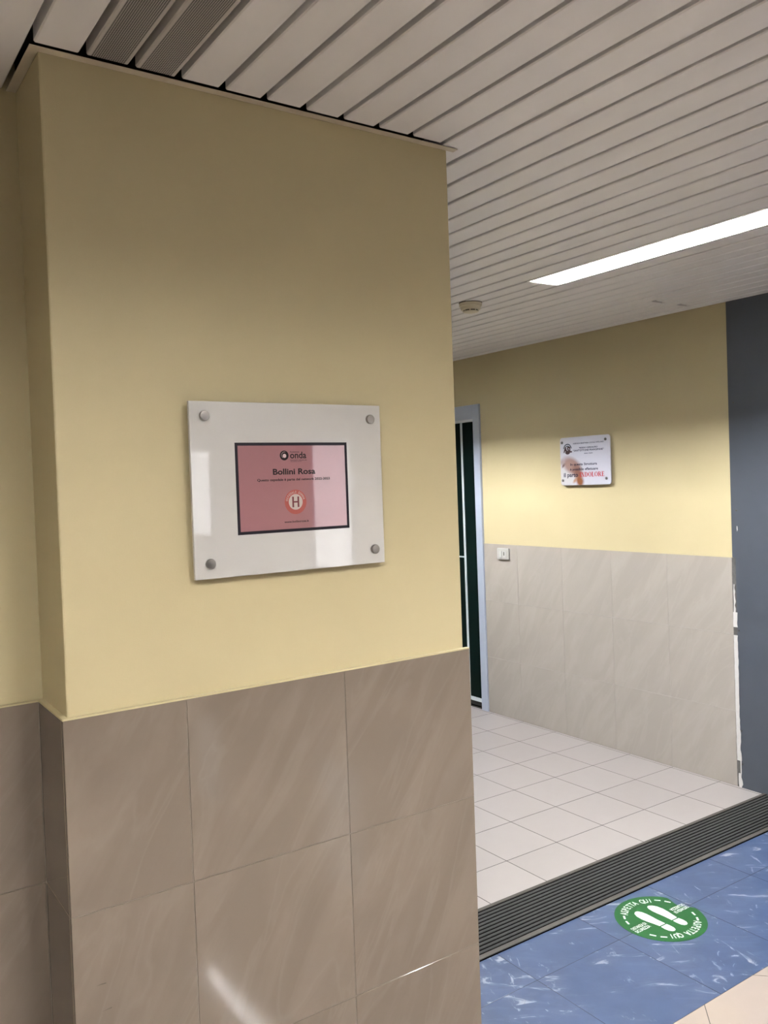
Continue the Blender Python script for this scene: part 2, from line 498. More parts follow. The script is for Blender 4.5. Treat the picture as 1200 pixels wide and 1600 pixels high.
# ragged strip of bare plaster and mortar between tiles and cladding
random.seed(4)
def ragged(z0, z1, ya, yb, jag, mat, x):
    n = max(3, int((z1 - z0) / 0.018)); mb = MB()
    L = [(ya + random.uniform(-jag, jag) * 0.3, z0 + (z1 - z0) * i / n) for i in range(n + 1)]
    R = [(yb + random.uniform(-jag, jag), z0 + (z1 - z0) * i / n) for i in range(n + 1)]
    for i in range(n):
        mb.prism([(L[i][0], L[i][1]), (R[i][0], R[i][1]), (R[i + 1][0], R[i + 1][1]), (L[i + 1][0], L[i + 1][1])], XR + 0.001, x, lambda u, v, q: (q, u, v))
    mb.build('plaster_strip', mat, clad)
MB().box((XR - 0.002, YG - 0.021, 0), (XP, YG + 0.006, HD - 0.001)).build('mortar_strip', 'old_mortar', clad)
ragged(0.30, 0.795, YG + 0.002, YG - 0.0195, 0.002, 'broken_plaster', XR - 0.0075)
ragged(0.14, 0.30, YG + 0.001, YG - 0.021, 0.005, 'broken_plaster', XR - 0.0080)
ragged(0.0, 0.072, YG - 0.006, YG - 0.024, 0.005, 'broken_plaster', XR - 0.0075)
ragged(0.072, 0.14, YG - 0.017, YG - 0.022, 0.001, 'broken_plaster', XR - 0.0075)
ragged(0.838, 0.915, YG + 0.003, YG - 0.0195, 0.003, 'broken_plaster', XR - 0.0075)
ragged(0.915, 1.06, YG - 0.002, YG - 0.009, 0.004, 'broken_plaster', XR - 0.0070)

# ---- door in the right wall
dr = empty('door_1', (XR, (2.851 + 3.90) / 2, 0))
tag(dr, 'dark green door in a grey metal frame behind the pillar', 'door', kind='structure')
def dpart(mb, name, mat, bevel=0.0):
    o = mb.build(name, mat, dr, bevel=bevel); o.matrix_parent_inverse = dr.matrix_world.inverted(); return o
bpy.context.view_layer.update()
fx0, fx1 = XR - 0.014, XR + 0.03
dpart(MB().box((fx0, 2.851, 0), (fx1, 2.918, 2.186)), 'door_frame', 'aluminium', 0.002)
dpart(MB().box((fx0, 3.845, 0), (fx1, 3.912, 2.186)), 'door_frame', 'aluminium', 0.002)
dpart(MB().box((fx0, 2.918, 2.085), (fx1, 3.845, 2.186)), 'door_frame', 'aluminium', 0.002)
dpart(MB().box((fx0 + 0.009, 2.918, 0), (fx1, 2.925, 2.085)), 'frame_lip', 'aluminium_pale')
dpart(MB().box((fx0 + 0.009, 2.925, 2.068), (fx1, 3.845, 2.085)), 'frame_lip', 'aluminium_pale')
lx = XR + 0.012
dpart(MB().box((lx, 2.926, 0.072), (lx + 0.03, 3.066, 2.068)), 'door_panel', 'door_green')
dpart(MB().box((lx - 0.004, 3.066, 0.06), (lx + 0.03, 3.086, 2.068)), 'door_stile', 'aluminium_pale')
dpart(MB().box((lx, 3.086, 0.072), (lx + 0.03, 3.84, 1.085)), 'door_panel', 'door_green')
dpart(MB().box((lx - 0.003, 3.086, 1.085), (lx + 0.03, 3.84, 1.095)), 'door_rail', 'aluminium_pale')
dpart(MB().box((lx, 3.086, 1.095), (lx + 0.03, 3.84, 2.068)), 'door_panel', 'door_green')
dpart(MB().box((lx - 0.004, 2.926, 0.045), (lx + 0.03, 3.84, 0.072)), 'door_rail', 'aluminium_pale')
dpart(MB().box((lx + 0.004, 2.926, 0.012), (lx + 0.026, 3.84, 0.045)), 'gap_strip', 'gap_black')  # near-black strip filling the gap below the bottom rail
# a pale door further along the right wall behind the camera (mirrored by the plaque)
d2 = empty('door_2', (XR, -4.95, 0))
tag(d2, 'pale glazed door with daylight behind it on the right wall of the hall behind the camera', 'door', kind='structure')
bpy.context.view_layer.update()
for mb, nm, mt in ((MB().box((XR - 0.02, -5.27, 0), (XP, -4.63, 0.9)), 'door_leaf', 'white_door'),
                   (MB().box((XR - 0.02, -5.27, 0.9), (XP, -4.63, 2.03)), 'glass_pane', 'daylit_glass'),
                   (MB().box((XR - 0.03, -4.63, 0), (XP, -4.56, 2.10)), 'door_frame', 'aluminium'),
                   (MB().box((XR - 0.03, -5.34, 0), (XP, -5.27, 2.10)), 'door_frame', 'aluminium'),
                   (MB().box((XR - 0.03, -5.27, 2.03), (XP, -4.63, 2.10)), 'door_frame', 'aluminium')):
    o = mb.build(nm, mt, d2); o.matrix_parent_inverse = d2.matrix_world.inverted()

wn = empty('window_1', (XR, -8.1, 1.6))
tag(wn, 'daylit window far along the right wall behind the camera', 'window', kind='structure')
bpy.context.view_layer.update()
for mb, nm, mt in ((MB().box((XR - 0.01, -8.45, 1.12), (XP, -7.8, 2.1)), 'glass_pane', 'daylit_glass'),
                   (MB().box((XR - 0.02, -8.5, 1.07), (XP, -7.75, 1.12)), 'window_sill', 'white_door'),
                   (MB().box((XR - 0.02, -8.5, 2.1), (XP, -7.75, 2.15)), 'window_frame', 'white_door')):
    o = mb.build(nm, mt, wn); o.matrix_parent_inverse = wn.matrix_world.inverted()

# ---- ceiling: dark void with lengthwise metal slats
ce = MB().box((XL - 0.15, YF - 0.15, H + 0.085), (XP + 0.2, YB + 0.15, H + 0.12)).build('ceiling', 'plenum')
tag(ce, 'suspended ceiling of pale grey metal slats', 'ceiling', kind='structure')
GW = 0.0145
def edge(k):
    if k <= 0: return 0.072 + 0.1 * k
    if k <= 21: return 0.072 + 0.0985 * k + 0.00031 * k * k
    return edge(21) + 0.1 * (k - 21)
LX0, LX1 = edge(21) + 0.02, edge(23) - 0.02  # lamp slot
WIDE = [(3, -1.40), (-12, -1.45)]   # (first slat slot, near end) of the wide lights
LLEN2 = 1.2
slots = []                                  # (x0, x1) of each slat
k = -19
while edge(k) < XR - 0.02:
    slots.append((k, edge(k) + GW, min(edge(k + 1), XR - 0.003)))
    k += 1
LEND = [1.01 - 2.43 * i for i in range(-1, 3)]
LLEN = 1.55
def slat_mesh(wd, x_flange, y0, y1):
    hw = wd / 2
    # a folded tray with a recessed flange that closes the gap
    prof = [(-hw, 0.042), (-hw, 0.0028), (-hw + 0.0028, 0), (hw - 0.0028, 0), (hw, 0.0028), (hw, 0.042), (hw + x_flange, 0.042),
            (hw + x_flange, 0.0432), (-hw, 0.0432)]
    mb = MB(); mb.prism(prof, y0, y1, lambda u, v, q: (u, q, v))
    return mb
def slat(k, xa, xb, y0, y1, mat='slat_paint', lift=0.0):
    fl = GW - 0.001 if xb < XR - 0.05 else 0.001
    o = slat_mesh(xb - xa, fl, y0, y1).build('ceiling_slat', mat, ce, ((xa + xb) / 2, 0, H + lift))
    return o
random.seed(9)
for k, xa, xb in slots:
    lift = random.uniform(0.0003, 0.002)
    YE = -0.0265 if -1 <= k <= 8 else YB        # slats stop at the pillar head
    if k in (0, 1):
        slat(k, xa, xb, YF, YE, 'slat_perforated', lift)
    elif (xb > LX0 and xa < LX1) or any(a <= k < a + 6 for a, _ in WIDE):
        y = YE
        for y1, y0 in ([(e_, e_ - LLEN) for e_ in LEND] if xa > 1.5 else [(b, b - LLEN2) for a, b in WIDE if a <= k < a + 6]):
            if y0 < YF: continue
            if y1 < y: slat(k, xa, xb, y1, y, 'slat_paint', lift)
            y = y0
        slat(k, xa, xb, YF, y, 'slat_paint', lift)
    elif abs((xa + xb) / 2 - 3.22) < 0.06 or abs((xa + xb) / 2 - 3.42) < 0.06:
        slat(k, xa, xb, YF, 1.030, 'slat_paint', lift); slat(k, xa, xb, 1.060, YB, 'slat_paint', lift + 0.0012)
    else:
        slat(k, xa, xb, YF, YE, 'slat_paint', lift)
# white angle along the pillar head
tr = MB().box((-0.020, -0.020, H - 0.003), (W + 0.022, 0.0, H - 0.0012)).box((-0.020, 0, H - 0.003), (0, D, H - 0.0012))
tr = tr.build('trim_1', 'trim_paint')
tag(tr, 'thin pale angle trim between pillar top and ceiling slats', 'trim', kind='structure')

# ---- floor: corridor tiles, blue vinyl band, pale diagonal tiles
fl = MB().box((XL - 0.15, YF - 0.15, -0.06), (XP + 0.2, YB + 0.15, -0.0007)).build('floor', 'dark_grout')
tag(fl, 'floor of pale square tiles with a band of blue vinyl tiles', 'floor', kind='structure')
def floor_piece(pts, name, mat, inset, z=0.0):
    cx = sum(p[0] for p in pts) / len(pts); cy = sum(p[1] for p in pts) / len(pts)
    q = []
    for px, py in pts:
        q.append((px - cx, py - cy))
    o = MB().prism(q, -0.0006, 0.0).build(name, mat, fl, (cx, cy, z)); return o
GX, GY, GS = 3.2387, 0.9904, 0.3023
def corridor():
    g = 0.0019
    for i in range(-2, 9):
        for j in range(-2, 13):
            x0, x1 = GX - i * GS + g, GX - (i - 1) * GS - g
            y0, y1 = GY + (j - 1) * GS + g, GY + j * GS - g
            p = clip([(x0, y0), (x1, y0), (x1, y1), (x0, y1)], W + T, YM0 + 0.001, XR - 0.002, YB)
            if len(p) >= 3 and area(p) > 2e-5: floor_piece(p, 'floor_tile', 'corridor_tile', 0)
corridor()
for i in range(0, 7):
    for (y0, y1) in ((YBL, 0.27), (0.27, YM1)):
        g = 0.0011
        x0, x1 = 1.108 + 0.4 * (i - 1), 1.108 + 0.4 * i
        x0, x1 = max(x0, W + T), min(x1, XR - 0.005)
        if x1 - x0 < 0.01: continue
        floor_piece([(x0 + g, y0 + g), (x1 - g, y0 + g), (x1 - g, y1 - g), (x0 + g, y1 - g)], 'vinyl_tile', 'blue_vinyl', 0)
def diagonal():
    s = 0.30; q = math.sqrt(0.5)
    u0, v0 = 1.961 * q, 1.9385 * q           # joints x-y and x+y
    rest = MB()
    for a in range(-24, 60):
        for b in range(-60, 24):
            g = 0.0012
            ua, ub, va, vb = u0 + a * s + g - 6, u0 + (a + 1) * s - g - 6, v0 + b * s + g + 6, v0 + (b + 1) * s - g + 6
            # shift by whole tiles so that the grid keeps its phase
            ua += 6 - 20 * s; ub += 6 - 20 * s; va += -6 + 20 * s; vb += -6 + 20 * s
            P = [((u + v) * q, (v - u) * q) for u, v in ((ua, va), (ub, va), (ub, vb), (ua, vb))]
            P.reverse() if False else None
            for (x0, y0, x1, y1) in ((XL, YF, XR - 0.005, YBL - 0.0008), (XL, YBL - 0.0008, W + T - 0.002, D - T)):
                if y0 > YF + 1: P2 = clip(P, x0, y0, x1, y1)
                else: P2 = clip(P, x0, y0, x1, y1)
                if len(P2) < 3 or area(P2) < 2e-5: continue
                cx = sum(p[0] for p in P2) / len(P2); cy = sum(p[1] for p in P2) / len(P2)
                if 0 < cx < 3.3 and cy > -1.3:
                    floor_piece(P2, 'floor_tile', 'hall_tile', 0)
                else:
                    rest.prism(P2, -0.0006, 0.0)
    o = rest.build('floor_tiles', 'hall_tile', fl); o['kind'] = 'stuff'
diagonal()

# ================================================================== OBJECTS
# ---- entrance mat
mat = empty('entrance_mat', ((W + T + XR) / 2, (YM0 + YM1) / 2, 0))
tag(mat, 'dark ribbed entrance mat strip between pale tiles and blue vinyl', 'mat')
bpy.context.view_layer.update()
def child(par, mb, name, m, bevel=0.0, smooth=False):
    o = mb.build(name, m, par, bevel=bevel, smooth=smooth); o.matrix_parent_inverse = par.matrix_world.inverted(); return o
mx0, mx1 = W + T + 0.002, XR - 0.008
child(mat, MB().box((mx0, YM1, -0.002), (mx1, YM0, 0.0040)), 'backing', 'mat_base')
child(mat, MB().box((mx0, YM1, 0.0040), (mx1, YM1 + 0.021, 0.0075)), 'edge_rail', 'mat_rail', 0.001)
child(mat, MB().box((mx0, YM0 - 0.016, 0.0040), (mx1, YM0, 0.0075)), 'edge_rail', 'mat_rail', 0.001)
ya, yb = YM1 + 0.021, YM0 - 0.016
GR = 0.0088
ribw = (yb - ya - 12 * GR) / 11
for i in range(11):
    y = ya + GR + i * (ribw + GR)
    child(mat, MB().prism([(y, 0.0040), (y + ribw, 0.0040), (y + ribw - 0.0006, 0.0065), (y + 0.0006, 0.0065)], mx0, mx1, lambda u, v, q: (q, u, v)), 'mat_rib', 'mat_rib')

# ---- round floor sticker
SC = (2.145, 0.277); SR = 0.1655; ZS = 0.0005
stk = empty('floor_sticker', (SC[0], SC[1], 0))
tag(stk, 'round green floor sticker with white footprints reading ASPETTA QUI', 'sticker')
bpy.context.view_layer.update()
pts = []
for i in range(96):
    a = math.radians(i * 3.75); r = SR * (1 + 0.004 * math.sin(3 * a))
    # worn notch at the right-hand edge
    d = (math.degrees(a) + 180) % 360 - 180
    if -12 < d < 30:
        k = math.sin(math.pi * (d + 12) / 42)
        r -= 0.036 * k ** 1.2
    pts.append((SC[0] + r * math.cos(a), SC[1] + r * math.sin(a)))
child(stk, MB().prism(pts, 0.0, ZS), 'disc', 'sticker_green')
zt = lambda u, v, q: (u, v, ZS + 0.0003)
def foot(sx):
    # outlines of sole and heel about the foot's own axis, mirrored for the other foot
    fxc = SC[0] + sx * 0.036
    sole = [(-0.014, 0.0), (-0.0175, 0.022), (-0.0235, 0.05), (-0.026, 0.072), (-0.0235, 0.096), (-0.015, 0.114), (-0.003, 0.1215), (0.008, 0.119),
            (0.016, 0.106), (0.019, 0.086), (0.0185, 0.062), (0.0165, 0.038), (0.0165, 0.018), (0.017, 0.0)]
    heel = [(-0.0145, -0.006), (-0.0165, -0.024), (-0.0145, -0.040), (-0.007, -0.051), (0.002, -0.0535), (0.011, -0.050), (0.017, -0.039), (0.0185, -0.022), (0.0175, -0.006)]
    for nm, P in (('footprint_sole', sole), ('footprint_heel', heel)):
        Q = [(fxc + (-sx) * (-1) * 0 + (u if sx < 0 else -u), 0.241 + v) for u, v in P]
        if sx > 0: Q.reverse()
        mb = MB().poly([zt(u, v, 0) for u, v in Q])
        child(stk, mb, nm, 'sticker_white')
foot(-1); foot(1)
mb = MB()
add_arc_text(mb, 'ASPETTA QUI', SC[0], SC[1], 0.1165, 0.029, 128, 55, zt, 0.012, 0.62)
child(stk, mb, 'arc_lettering', 'sticker_white')
mb = MB()
add_arc_text(mb, 'ASPETTA QUI', SC[0], SC[1], 0.1165, 0.029, 308, 235, zt, 0.012, 0.62)
child(stk, mb, 'arc_lettering', 'sticker_white')
rot = lambda u, v, q: (2 * SC[0] - u, 2 * SC[1] - v, ZS + 0.0003)
for pf in (zt, rot):
    mb = MB()
    add_text(mb, 'DISTANZA DI', 1.997, 2.072, 0.2785, 0.2945, pf, 0.014)
    add_text(mb, 'SICUREZZA', 1.994, 2.069, 0.2575, 0.2735, pf, 0.014)
    child(stk, mb, 'small_lettering', 'sticker_white')
for a, r in ((42.6, 0.135), (26.6, 0.134), (-25, 0.133), (-41.6, 0.133), (157, 0.132), (140.5, 0.131), (207, 0.135), (223, 0.136)):
    c, s_ = math.cos(math.radians(a)), math.sin(math.radians(a))
    P = [(SC[0] + (r + dr_) * c - dt * s_, SC[1] + (r + dr_) * s_ + dt * c) for dr_, dt in ((-0.0035, -0.0115), (0.0035, -0.0115), (0.0035, 0.0115), (-0.0035, 0.0115))]
    child(stk, MB().poly([zt(u, v, 0) for u, v in P]), 'dash', 'sticker_white')

# ---- white acrylic plaque on the pillar
PL, PR_, PT, PB = 0.2708, 0.7631, 1.8394, 1.4538
YP = -0.025
plq = empty('wall_plaque', ((PL + PR_) / 2, 0, (PT + PB) / 2))
tag(plq, 'large white acrylic plaque with pink certificate bolted to the pillar', 'plaque')
bpy.context.view_layer.update()
xz = lambda off: (lambda u, v, q: (u, YP - off, v))
child(plq, MB().box((PL, YP, PB), (PR_, YP + 0.009, PT)), 'acrylic_panel', 'acrylic_white', 0.0008)
for x, z in ((0.3045, 1.808), (0.7325, 1.8055), (0.7340, 1.4885), (0.3060, 1.4870)):
    b = child(plq, MB().lathe([(0.0112, 0.0), (0.0112, 0.0055), (0.0102, 0.0068), (0.006, 0.0072)], (x, YP, z), 'y', 28, -1), 'standoff_cap', 'steel', smooth=True)
    child(plq, MB().lathe([(0.009, 0.0), (0.009, 0.016)], (x, YP + 0.009, z), 'y', 20, 1), 'standoff_post', 'steel', smooth=True)
card = child(plq, MB().box((0.3735, YP - 0.0003, 1.5445), (0.6640, YP, 1.7495)), 'certificate', 'print_navy')
bw = 0.0068
card_children = []
def cpart(mb, name, m):
    o = mb.build(name, m, card); o.matrix_parent_inverse = card.matrix_world.inverted(); return o
bpy.context.view_layer.update()
cpart(MB().box((0.3735 + bw, YP - 0.0005, 1.5445 + bw), (0.664 - bw, YP - 0.0003, 1.7495 - bw)), 'pink_field', 'print_pink')
p1 = xz(0.0007); p2 = xz(0.0008); p3 = xz(0.0009)
def xzpoly(pts, pf): return MB().poly([pf(u, v, 0) for u, v in pts])
# emblem: dark ring with a pale off-centre eye and swirl
cpart(xzpoly(circle(0.4951, 1.7199, 0.0112), p1), 'emblem_ring', 'print_black')
cpart(xzpoly(circle(0.4957, 1.7190, 0.0046), p2), 'emblem_eye', 'print_grey')
mb = MB()
sw = []
for i in range(13):
    a = math.radians(70 + i * 14); sw.append((a, 0.0088 - 0.0002 * i))
for i in range(12):
    (a, r), (b, s2) = sw[i], sw[i + 1]
    mb.poly([p2(0.4951 + (r - 0.0006) * math.cos(a), 1.7199 + (r - 0.0006) * math.sin(a), 0), p2(0.4951 + r * math.cos(a), 1.7199 + r * math.sin(a), 0),
             p2(0.4951 + s2 * math.cos(b), 1.7199 + s2 * math.sin(b), 0), p2(0.4951 + (s2 - 0.0006) * math.cos(b), 1.7199 + (s2 - 0.0006) * math.sin(b), 0)])
cpart(mb, 'emblem_swirl', 'print_grey')
for s_, u0_, u1_, v0_, v1_, bd in (('onda', 0.5100, 0.5525, 1.7127, 1.7283, 0.018), ('Fondazione', 0.5103, 0.5340, 1.7266, 1.7295, 0.018),
                                   ('Osservatorio nazionale sulla', 0.5103, 0.5535, 1.7080, 1.7103, 0.018), ('salute della donna e di genere', 0.5108, 0.5400, 1.7046, 1.7069, 0.018),
                                   ('Bollini Rosa', 0.4648, 0.5750, 1.6760, 1.6898, 0.028), ('Questo ospedale è parte del network 2022-2023', 0.4250, 0.6136, 1.6603, 1.6678, 0.026),
                                   ('www.bollinirosa.it', 0.4893, 0.5528, 1.5652, 1.5702, 0.02)):
    mb = MB(); add_text(mb, s_, u0_, u1_, v0_, v1_, p1, bd); cpart(mb, 'printed_text', 'print_black')
HC = (0.5203, 1.6127)
cpart(xzpoly(circle(HC[0], HC[1], 0.0283), p1), 'badge_ring', 'print_red_ring')
cpart(xzpoly(circle(HC[0], HC[1], 0.0181), p2), 'badge_centre', 'print_white')
mb = MB()
for (ua, ub, va, vb) in ((-0.0090, -0.0046, -0.0122, 0.0122), (0.0046, 0.0090, -0.0122, 0.0122), (-0.0052, 0.0052, -0.0018, 0.0018)):
    mb.poly([p3(HC[0] + ua, HC[1] + va, 0), p3(HC[0] + ub, HC[1] + va, 0), p3(HC[0] + ub, HC[1] + vb, 0), p3(HC[0] + ua, HC[1] + vb, 0)])
cpart(mb, 'letter_h', 'print_crimson')
mb = MB(); add_arc_text(mb, 'OSPEDALE DONNA', HC[0], HC[1], 0.0204, 0.0054, 168, 18, p2, 0.01, 0.8)
cpart(mb, 'badge_lettering', 'print_white')

# ---- small sign on the far wall
SYL, SYR, SZT, SZB = 2.068, 1.663, 1.8935, 1.5960
XS = XR - 0.020
sg = empty('wall_sign', (XR, (SYL + SYR) / 2, (SZT + SZB) / 2))
tag(sg, 'small white rounded sign about painless birth on the far wall', 'sign')
bpy.context.view_layer.update()
# printed photograph: soft skin-toned shapes, drawn in the sign's own coordinates
t = NT('sign_print')
tc = t.n('ShaderNodeTexCoord'); sp = t.n('ShaderNodeSeparateXYZ'); t.l(tc.outputs['Object'], sp.inputs[0])
nz = t.noise(tc.outputs['Object'], 22, 3)
U = t.math('ADD', t.math('MULTIPLY', sp.outputs[1], -1.0), t.math('MULTIPLY', t.math('SUBTRACT', nz, 0.5), 0.02)); V = sp.outputs[2]   # u right, v up, from the centre
c = (0.41, 0.42, 0.50, 1)
def blob(c, cu, cv, ru, rv, ang, colr, lo, hi, amt=1.0):
    ca, sa = math.cos(math.radians(ang)), math.sin(math.radians(ang))
    du = t.math('SUBTRACT', U, cu); dv = t.math('SUBTRACT', V, cv)
    a = t.math('DIVIDE', t.math('ADD', t.math('MULTIPLY', du, ca), t.math('MULTIPLY', dv, sa)), ru)
    b = t.math('DIVIDE', t.math('SUBTRACT', t.math('MULTIPLY', dv, ca), t.math('MULTIPLY', du, sa)), rv)
    d = t.math('SQRT', t.math('ADD', t.math('MULTIPLY', a, a), t.math('MULTIPLY', b, b)))
    f = t.ramp(d, [(lo, amt), (hi, 0.0)])
    return t.mix(f, c, colr)
c = blob(c, -0.165, -0.105, 0.13, 0.10, 20, (0.40, 0.40, 0.43, 1), 0.4, 1.0)
c = blob(c, -0.105, -0.030, 0.105, 0.060, -28, (0.23, 0.15, 0.135, 1), 0.55, 1.0)
c = blob(c, -0.060, -0.075, 0.070, 0.050, -60, (0.15, 0.068, 0.05, 1), 0.3, 1.0)
c = blob(c, -0.045, -0.125, 0.052, 0.040, -70, (0.16, 0.055, 0.022, 1), 0.4, 1.0)
c = blob(c, -0.085, -0.120, 0.030, 0.014, 40, (0.30, 0.17, 0.11, 1), 0.3, 1.0)
c = blob(c, -0.178, -0.025, 0.026, 0.012, 40, (0.06, 0.02, 0.015, 1), 0.2, 1.0)
c = blob(c, -0.190, -0.005, 0.03, 0.03, 0, (0.24, 0.20, 0.19, 1), 0.2, 1.0, 0.8)
t.col(c); t.set(Roughness=0.3, Coat__Weight=0.5)
M['sign_print'] = t.m
plate = MB().prism([(-u, v) for u, v in roundrect(-(SYL - SYR) / 2, -(SZT - SZB) / 2, (SYL - SYR) / 2, (SZT - SZB) / 2, 0.02)], XS - XR, XS - XR + 0.005, lambda u, v, q: (q, u, v)).build('sign_plate', 'sign_print', sg)
for y, z in ((2.050, 1.863), (1.697, 1.866), (2.050, 1.627), (1.697, 1.6325)):
    child(sg, MB().lathe([(0.0085, 0.0), (0.0085, 0.004), (0.006, 0.006)], (XS, y, z), 'x', 20, -1), 'sign_bolt', 'steel_dark', smooth=True)
    child(sg, MB().lathe([(0.006, 0.0), (0.006, 0.018)], (XS + 0.005, y, z), 'x', 12, 1), 'spacer', 'steel_dark')
yz = lambda off: (lambda u, v, q: (XS - off, -u, v))          # u = -y so that reading runs left to right
q1 = yz(0.0003); q2 = yz(0.0005)
for s_, ya_, yb_, z0_, z1_, bd, mt in (('AZIENDA SANITARIA LOCALE AVELLINO', 1.9585, 1.7115, 1.8485, 1.8570, 0.014, 'text_navy'),
                                 ('PRESIDIO OSPEDALIERO', 1.9084, 1.7604, 1.8200, 1.8290, 0.018, 'text_navy'),
                                 ('“SANT\'OTTONE FRANGIPANE”', 1.9600, 1.7125, 1.8035, 1.8150, 0.018, 'text_navy'),
                                 ('Ariano Irpino', 1.8690, 1.8000, 1.7840, 1.7930, 0.018, 'text_navy'),
                                 ('In questa Struttura', 1.9851, 1.7685, 1.7125, 1.7320, 0.024, 'text_navy'),
                                 ('è possibile effettuare', 1.9885, 1.7616, 1.6820, 1.7020, 0.024, 'text_navy'),
                                 ('il parto', 2.0424, 1.9240, 1.6385, 1.6730, 0.024, 'text_navy')):
    mb = MB(); add_text(mb, s_, -ya_, -yb_, z0_, z1_, q1, bd); child(sg, mb, 'printed_text', mt)
# INDOLORE in a bold seriffed capital, drawn stroke by stroke on a unit cell
def serif_word():
    mb = MB()
    def R(x0, y0, x1, y1): return [(x0, y0), (x1, y0), (x1, y1), (x0, y1)]
    def stem(x, w=0.2): return [R(x, 0, x + w, 1), R(x - 0.09, 0, x + w + 0.09, 0.06), R(x - 0.09, 0.94, x + w + 0.09, 1)]
    def ring(cx, rx, n=20, half=False, thick=0.19, thin=0.06, cy=0.5, ry=0.5):
        out = []; a0, a1 = (-90, 90) if half else (0, 360)
        for i in range(n):
            a, b = math.radians(a0 + (a1 - a0) * i / n), math.radians(a0 + (a1 - a0) * (i + 1) / n)
            out.append([(cx + (rx - thick) * math.cos(a), cy + (ry - thin) * math.sin(a)), (cx + rx * math.cos(a), cy + ry * math.sin(a)),
                        (cx + rx * math.cos(b), cy + ry * math.sin(b)), (cx + (rx - thick) * math.cos(b), cy + (ry - thin) * math.sin(b))])
        return out
    L = {'I': (stem(0.1), 0.42),
         'N': (stem(0.1, 0.09) + [R(0.62, 0, 0.71, 1), R(0.52, 0.94, 0.80, 1), [(0.1, 1), (0.53, 0), (0.71, 0), (0.28, 1)]], 0.86),
         'D': (stem(0.1) + [R(0.1, 0, 0.36, 0.06), R(0.1, 0.94, 0.36, 1)] + ring(0.34, 0.42, 12, True), 0.84),
         'O': (ring(0.42, 0.40), 0.86),
         'L': (stem(0.1) + [R(0.1, 0, 0.64, 0.07), R(0.57, 0, 0.64, 0.3)], 0.72),
         'R': (stem(0.1) + [R(0.1, 0.94, 0.38, 1), R(0.1, 0.46, 0.40, 0.52)] + ring(0.36, 0.32, 10, True, 0.17, 0.06, 0.73, 0.27) + [[(0.34, 0.48), (0.62, 0), (0.84, 0), (0.52, 0.5)]], 0.86),
         'E': (stem(0.1) + [R(0.1, 0, 0.64, 0.07), R(0.1, 0.93, 0.62, 1), R(0.1, 0.47, 0.5, 0.54), R(0.58, 0, 0.64, 0.28), R(0.56, 0.74, 0.62, 1), R(0.45, 0.36, 0.5, 0.64)], 0.74)}
    x = 0; items = []
    for ch in 'INDOLORE':
        g, adv = L[ch]
        for p in g: items.append([(u + x, v) for u, v in p])
        x += adv
    y0, y1, z0, z1 = 1.9100, 1.7110, 1.6455, 1.6745
    for n_, p in enumerate(items):
        o = yz(0.0003 + 0.000002 * n_)
        mb.poly([o(-y0 + u / x * (y0 - y1), z0 + v * (z1 - z0), 0) for u, v in p])
    return mb
child(sg, serif_word(), 'printed_text', 'text_red')
# logo: letters under a pair of arcs
mb = MB(); add_text(mb, 'ASL', -2.0400, -1.9680, 1.7985, 1.8370, q2, 0.06); child(sg, mb, 'logo_letters', 'logo_maroon')
mb = MB()
for r_, a0, a1, th in ((0.036, 10, 172, 0.007), (0.024, 5, 150, 0.006)):
    for i in range(14):
        a, b = math.radians(a0 + (a1 - a0) * i / 14), math.radians(a0 + (a1 - a0) * (i + 1) / 14)
        cu_, cv_ = -2.005, 1.8190
        mb.poly([q1(cu_ + (r_ - th) * math.cos(a), cv_ + (r_ - th) * math.sin(a), 0), q1(cu_ + r_ * math.cos(a), cv_ + r_ * math.sin(a), 0),
                 q1(cu_ + r_ * math.cos(b), cv_ + r_ * math.sin(b), 0), q1(cu_ + (r_ - th) * math.cos(b), cv_ + (r_ - th) * math.sin(b), 0)])
child(sg, mb, 'logo_arcs', 'logo_teal')
child(sg, MB().poly([q1(-2.005 + 0.020 * math.cos(a / 10 * math.pi), 1.800 + 0.012 * math.sin(a / 10 * math.pi), 0) for a in range(20)]), 'logo_base', 'logo_maroon')

# ---- switch and socket plate
sy0, sy1, sz0, sz1 = 2.701, 2.583, 1.0965, 1.1735
sw = empty('wall_switch', (XR, (sy0 + sy1) / 2, (sz0 + sz1) / 2))
tag(sw, 'small white light switch and socket plate beside the door frame', 'light switch')
bpy.context.view_layer.update()
XB = XR - 0.003
yzq = lambda u, v, q: (q, -u, v)
child(sw, MB().prism(roundrect(-sy0, sz0, -sy1, sz1, 0.006), XB - 0.012, XB, yzq), 'cover_plate', 'plastic_white', 0.0012)
child(sw, MB().box((XB - 0.0175, 2.673, 1.1095), (XB - 0.012, 2.651, 1.1545)), 'rocker', 'plastic_bright', 0.001)
child(sw, MB().box((XB - 0.0135, 2.645, 1.1095), (XB - 0.012, 2.611, 1.1545)), 'socket_insert', 'plastic_bright')
for z in (1.1445, 1.1365, 1.1285):
    child(sw, MB().lathe([(0.0048, 0.0), (0.0048, 0.0004)], (XB - 0.0135, 2.6295, z), 'x', 14, -1), 'socket_hole', 'dark_plastic_and_gap_shade')

# ---- small plate on the hall wall behind the camera (mirrored by the plaque)
rp = MB().box((XR - 0.008, -4.46, 1.62), (XP, -4.21, 1.71)).build('door_plate', 'plastic_white', bevel=0.002)
tag(rp, 'small pale plate beside the pale glazed door behind the camera', 'sign')

